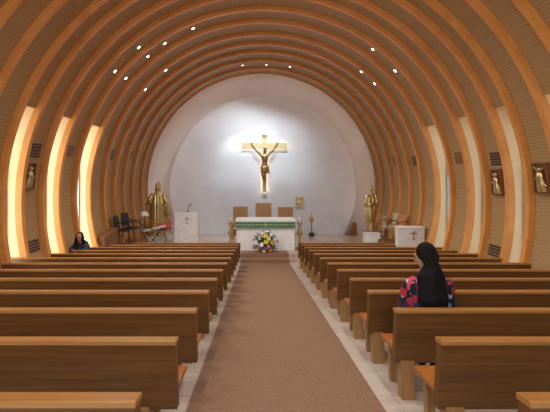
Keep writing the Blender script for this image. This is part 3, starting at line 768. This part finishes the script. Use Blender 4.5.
rings(b, RR); cl = link('draped_cloth', b, M['red'], smooth=True); cl.location = ((165-VX)*15.8/F, 15.83, ZP+.80); tag(cl, 'red and pink cloth draped behind the keyboard before the statue', 'cloth')
cl.rotation_euler = (0, -.25, 0); cl.scale = (.8, .9, 2.2)
b = NB(); lathe(b, [(.14, 0), (.14, .015), (.02, .03), (.015, .76), (.12, .77), (.12, .775)], n=12); so = link('small_table', b, M['dgrey']); so.location = (cl.location.x, 15.83, ZP+.002); tag(so, 'thin dark stand beneath the red draped cloth', 'stand')
t_ = thing('microphone_stand', ((143-VX)*15.2/F, 15.2, ZP+.002), 'black boom microphone stand leaning over the keyboard', 'microphone stand')
for q in range(3):
    a = q*2*PI/3+.4; b = NB(); cap_(b, (0, 0, .3), (.28*math.cos(a), .15*math.sin(a)-.0, .015), .012, .01); link('leg', b, M['dgrey'], t_)
b = NB(); cap_(b, (0, 0, .25), (0, 0, .98), .014, .012); link('pole', b, M['dgrey'], t_)
b = NB(); cap_(b, (-.52, 0, 1.21), (.44, -.08, .78), .014, .014); link('boom', b, M['black'], t_)
b = NB(); cap_(b, (-.56, 0, 1.235), (-.50, 0, 1.20), .035, .028); link('microphone', b, M['black'], t_)
t_ = thing('reading_lamp', ((143-VX)*15.95/F+.06, 15.95, ZP+.002), 'slim standing lamp with a small white shade left of the statue', 'lamp')
b = NB(); lathe(b, [(.12, 0), (.12, .02), (.015, .03), (.012, 1.22)], n=14); link('pole', b, M['dgrey'], t_)
b = NB(); lathe(b, [(.16, 1.20), (.165, 1.21), (.09, 1.36), (.085, 1.36)], n=20); link('lamp_shade', b, M['cloth'], t_, smooth=True)

# ------------------------------------------------------------------ people
def head(b, c, T, s=1.0):
    """T rotates the head; face looks to local -y"""
    c = Vector(c)
    def P(x, y, z): return c+T @ Vector((x*s, y*s, z*s))
    ell(b, c, (.075*s, .095*s, .105*s), 20, 14, T)
    ell(b, P(0, -.03, -.06), (.055*s, .06*s, .055*s), 16, 10, T)
    cap_(b, P(0, -.088, .012), P(0, -.108, -.022), .011*s, .015*s, 10)       # nose
    cap_(b, P(-.022, -.086, -.052), P(.022, -.086, -.052), .009*s, .009*s, 8) # lips
    cap_(b, P(-.04, -.078, .03), P(-.012, -.09, .03), .008*s, .008*s, 8); cap_(b, P(.012, -.09, .03), P(.04, -.078, .03), .008*s, .008*s, 8)
    ell(b, P(0, -.07, -.098), (.025*s, .022*s, .018*s), 12, 8)
    for q in (-1, 1): ell(b, P(q*.077, .0, -.01), (.012*s, .02*s, .03*s), 10, 8, T)
def face_bits(par, c, T, s=1.0):
    c = Vector(c)
    def P(x, y, z): return c+T @ Vector((x*s, y*s, z*s))
    for q in (-1, 1):
        b = NB(); ell(b, P(q*.028, -.086, .008), (.011*s, .007*s, .006*s), 10, 8, T); link('eye', b, M['black'], par, smooth=True)
    b = NB(); cap_(b, P(-.02, -.094, -.052), P(.02, -.094, -.052), .004*s, .004*s, 8); link('lips', b, mat('lips', (.3, .08, .08), .5), par, smooth=True)

def seated(name, loc, rot, lab, topm, skirtm, headrot, arms, long_hair, turn=0, s=1.0, vox=.008):
    """origin on the floor below the hips, facing local +y ; seat height .43"""
    o = thing(name, loc, lab, 'person', None, rot)
    hz = .53*s
    TT = Matrix.Rotation(turn, 3, 'Z')
    def U(x, y, z): return TT @ Vector((x*s, y*s, 0))+Vector((0, 0, z*s))
    HT = Matrix.Rotation(PI+turn+headrot[0], 3, 'Z') @ Matrix.Rotation(headrot[1], 3, 'X')
    hc = U(0, .075, 1.225)
    b = NB()
    # trunk
    lo = NB()
    for p, q, r0, r1 in ((( -.09, 0, .54), (-.08, .0, .66), .10, .10), ((.09, 0, .54), (.08, .0, .66), .10, .10), ((0, 0, .54), (0, .0, .75), .12, .11), ((0, 0, .72), (0, .01, .95), .11, .115),
                         ((-.07, .0, .78), (-.1, .01, .97), .085, .075), ((.07, .0, .78), (.1, .01, .97), .085, .075), ((0, .01, .98), (0, .03, 1.09), .06, .045), ((0, .03, 1.06), (0, .055, 1.17), .045, .045)):
        cap_(b, U(*p), U(*q), r0*s, r1*s)
    head(b, hc, HT, s)
    for sd in (-1, 1):
        kn = Vector((sd*.11*s, .46*s, .49*s)); an = Vector((sd*.12*s, .50*s, .10*s))
        cap_(b, (sd*.09*s, 0, .53*s), kn, .088*s, .06*s); cap_(b, kn, an, .058*s, .036*s); cap_(b, an+Vector((0, -.01, -.04)), an+Vector((0, .15*s, -.06)), .036*s, .028*s)
        el_, wr, hd, up = arms[0 if sd < 0 else 1]
        cap_(b, U(sd*.10, .01, .99), U(sd*.168, .01, .96), .065*s, .058*s)
        cap_(b, U(sd*.168, .01, .96), U(*el_), .052*s, .042*s); cap_(b, U(*el_), U(*wr), .040*s, .027*s)
        hand(b, U(*wr), TT @ Vector(hd), up, s, .7)
    fuse(link('body', b, M['skin'], o, smooth=True), vox, 3)
    face_bits(o, hc, HT, s)
    # top / dress with sleeves
    b = NB()
    for p, q, r0, r1 in (((-.09, 0, .53), (-.08, .0, .68), .12, .115), ((.09, 0, .53), (.08, .0, .68), .12, .115), ((0, 0, .54), (0, .0, .75), .135, .125), ((0, 0, .72), (0, .01, .94), .125, .13),
                         ((-.07, .0, .78), (-.1, .01, .965), .10, .09), ((.07, .0, .78), (.1, .01, .965), .10, .09), ((-.05, .02, 1.0), (.05, .02, 1.0), .062, .062)):
        cap_(b, U(*p), U(*q), r0*s, r1*s)
    for sd in (-1, 1):
        el_, wr, hd, up = arms[0 if sd < 0 else 1]
        e = U(*el_); w_ = U(*wr); sh = U(sd*.17, .01, .955)
        cap_(b, U(sd*.10, .01, .98), sh, .08*s, .075*s); cap_(b, sh, e, .073*s, .066*s)
        if arms[2]: cap_(b, e, e.lerp(w_, arms[2]), .06*s, .05*s)
    fuse(link('top', b, topm, o, smooth=True), vox, 2)
    b = NB()
    for sd in (-1, 1):
        kn = Vector((sd*.11*s, .46*s, .485*s)); cap_(b, (sd*.09*s, 0, .535*s), kn, .108*s, .082*s); cap_(b, kn, (sd*.12*s, .49*s, .26*s), .082*s, .085*s)
    cap_(b, (0, .1*s, .54*s), (0, .42*s, .49*s), .09*s, .07*s); cap_(b, (-.05*s, .02, .54*s), (.05*s, .02, .54*s), .125*s, .125*s)
    fuse(link('skirt', b, skirtm, o, smooth=True), vox, 2)
    for sd in (-1, 1):
        b = NB(); cap_(b, (sd*.12*s, .47*s, .05*s), (sd*.12*s, .66*s, .04*s), .046*s, .036*s); link('shoe', b, M['black'], o, smooth=True)
    # hair
    b = NB()
    def Hp(x, y, z): return hc+HT @ Vector((x*s, y*s, z*s))
    ell(b, Hp(0, .022, .022), (.094*s, .098*s, .108*s), 20, 14, HT)
    for q in (-1, 1): cap_(b, Hp(q*.07, .02, 0), Hp(q*.082, .03, -.12), .035*s, .04*s)
    if long_hair:
        for q in range(-4, 5):
            a = q/4; p0 = Hp(a*.055, .08-.02*abs(a), -.03); p1 = U(a*.085, -.10+.03*abs(a), 1.05); p2 = U(a*.098, -.165+.025*abs(a), .86); p3 = U(a*.075+.01, -.175, .71+.035*((q*37) % 3))
            cap_(b, p0, p1, .048*s, .048*s); cap_(b, p1, p2, .046*s, .038*s); cap_(b, p2, p3, .038*s, .016*s)
    else:
        for q in range(-3, 4):
            a = q/3; p0 = Hp(a*.06, .08, -.02); p1 = U(a*.11, -.10, 1.02); cap_(b, p0, p1, .045*s, .04*s)
        for q in (-1, 1): cap_(b, Hp(q*.082, -.01, -.02), Hp(q*.1, -.02, -.2), .03*s, .028*s)
    fuse(link('hair', b, M['hair'], o, smooth=True), vox, 2)
    return o
WX, WY = 1.585, 4.05
seated('person', (WX, WY+.06, zf(WY)-.01), (0, 0, 0), 'person with long black hair and red, black and white patterned dress, seated right',
       M['dress'], mat('dark_skirt', (.03, .02, .03), .8), (.85, .38),
       (((-.235, .05, .70), (-.13, .24, .60), (.5, .8, -.2), (0, 0, 1)), ((.235, .05, .70), (.13, .24, .60), (-.5, .8, -.2), (0, 0, 1)), 0), True, s=.99)
# seated person at the far left, turned and resting the arms on the pew back
seated('person', (-4.28, 10.62, zf(10.62)-.01), (0, 0, 0), 'person in dark blue with shoulder-length dark hair leaning on a pew at the far left',
       M['navy'], M['navy'], (.25, -.30),
       (((-.20, .14, .86), (-.06, .27, .89), (.6, .3, -.1), (0, 0, 1)), ((.20, .14, .86), (.06, .29, .89), (-.6, .3, -.1), (0, 0, 1)), .85), False, turn=PI*.96, s=.91, vox=.012)
# dark bag under the pew beside the woman
t_ = thing('handbag', (1.90, 4.45, zf(4.45)+.008), 'black and pale pink bag on the floor beneath the patterned-dress woman', 'bag', rot=(TH, 0, 0))
b = NB(); prism(b, [(-.16, 0), (.16, 0), (.13, .2), (-.13, .2)], 'y', -.05, .05); link('body', b, M['black'], t_, bevel=.015)
b = NB(); prism(b, [(.03, .02), (.17, .0), (.15, .13), (.04, .15)], 'y', -.065, -.052); f = link('flap', b, mat('pale_pink', (.6, .45, .45), .7), t_); f['label'] = 'pale pink flap'
b = NB(); tube(b, [(-.09, 0, .19), (-.06, 0, .27), (.06, 0, .27), (.09, 0, .19)], .008); link('handle', b, M['black'], t_)
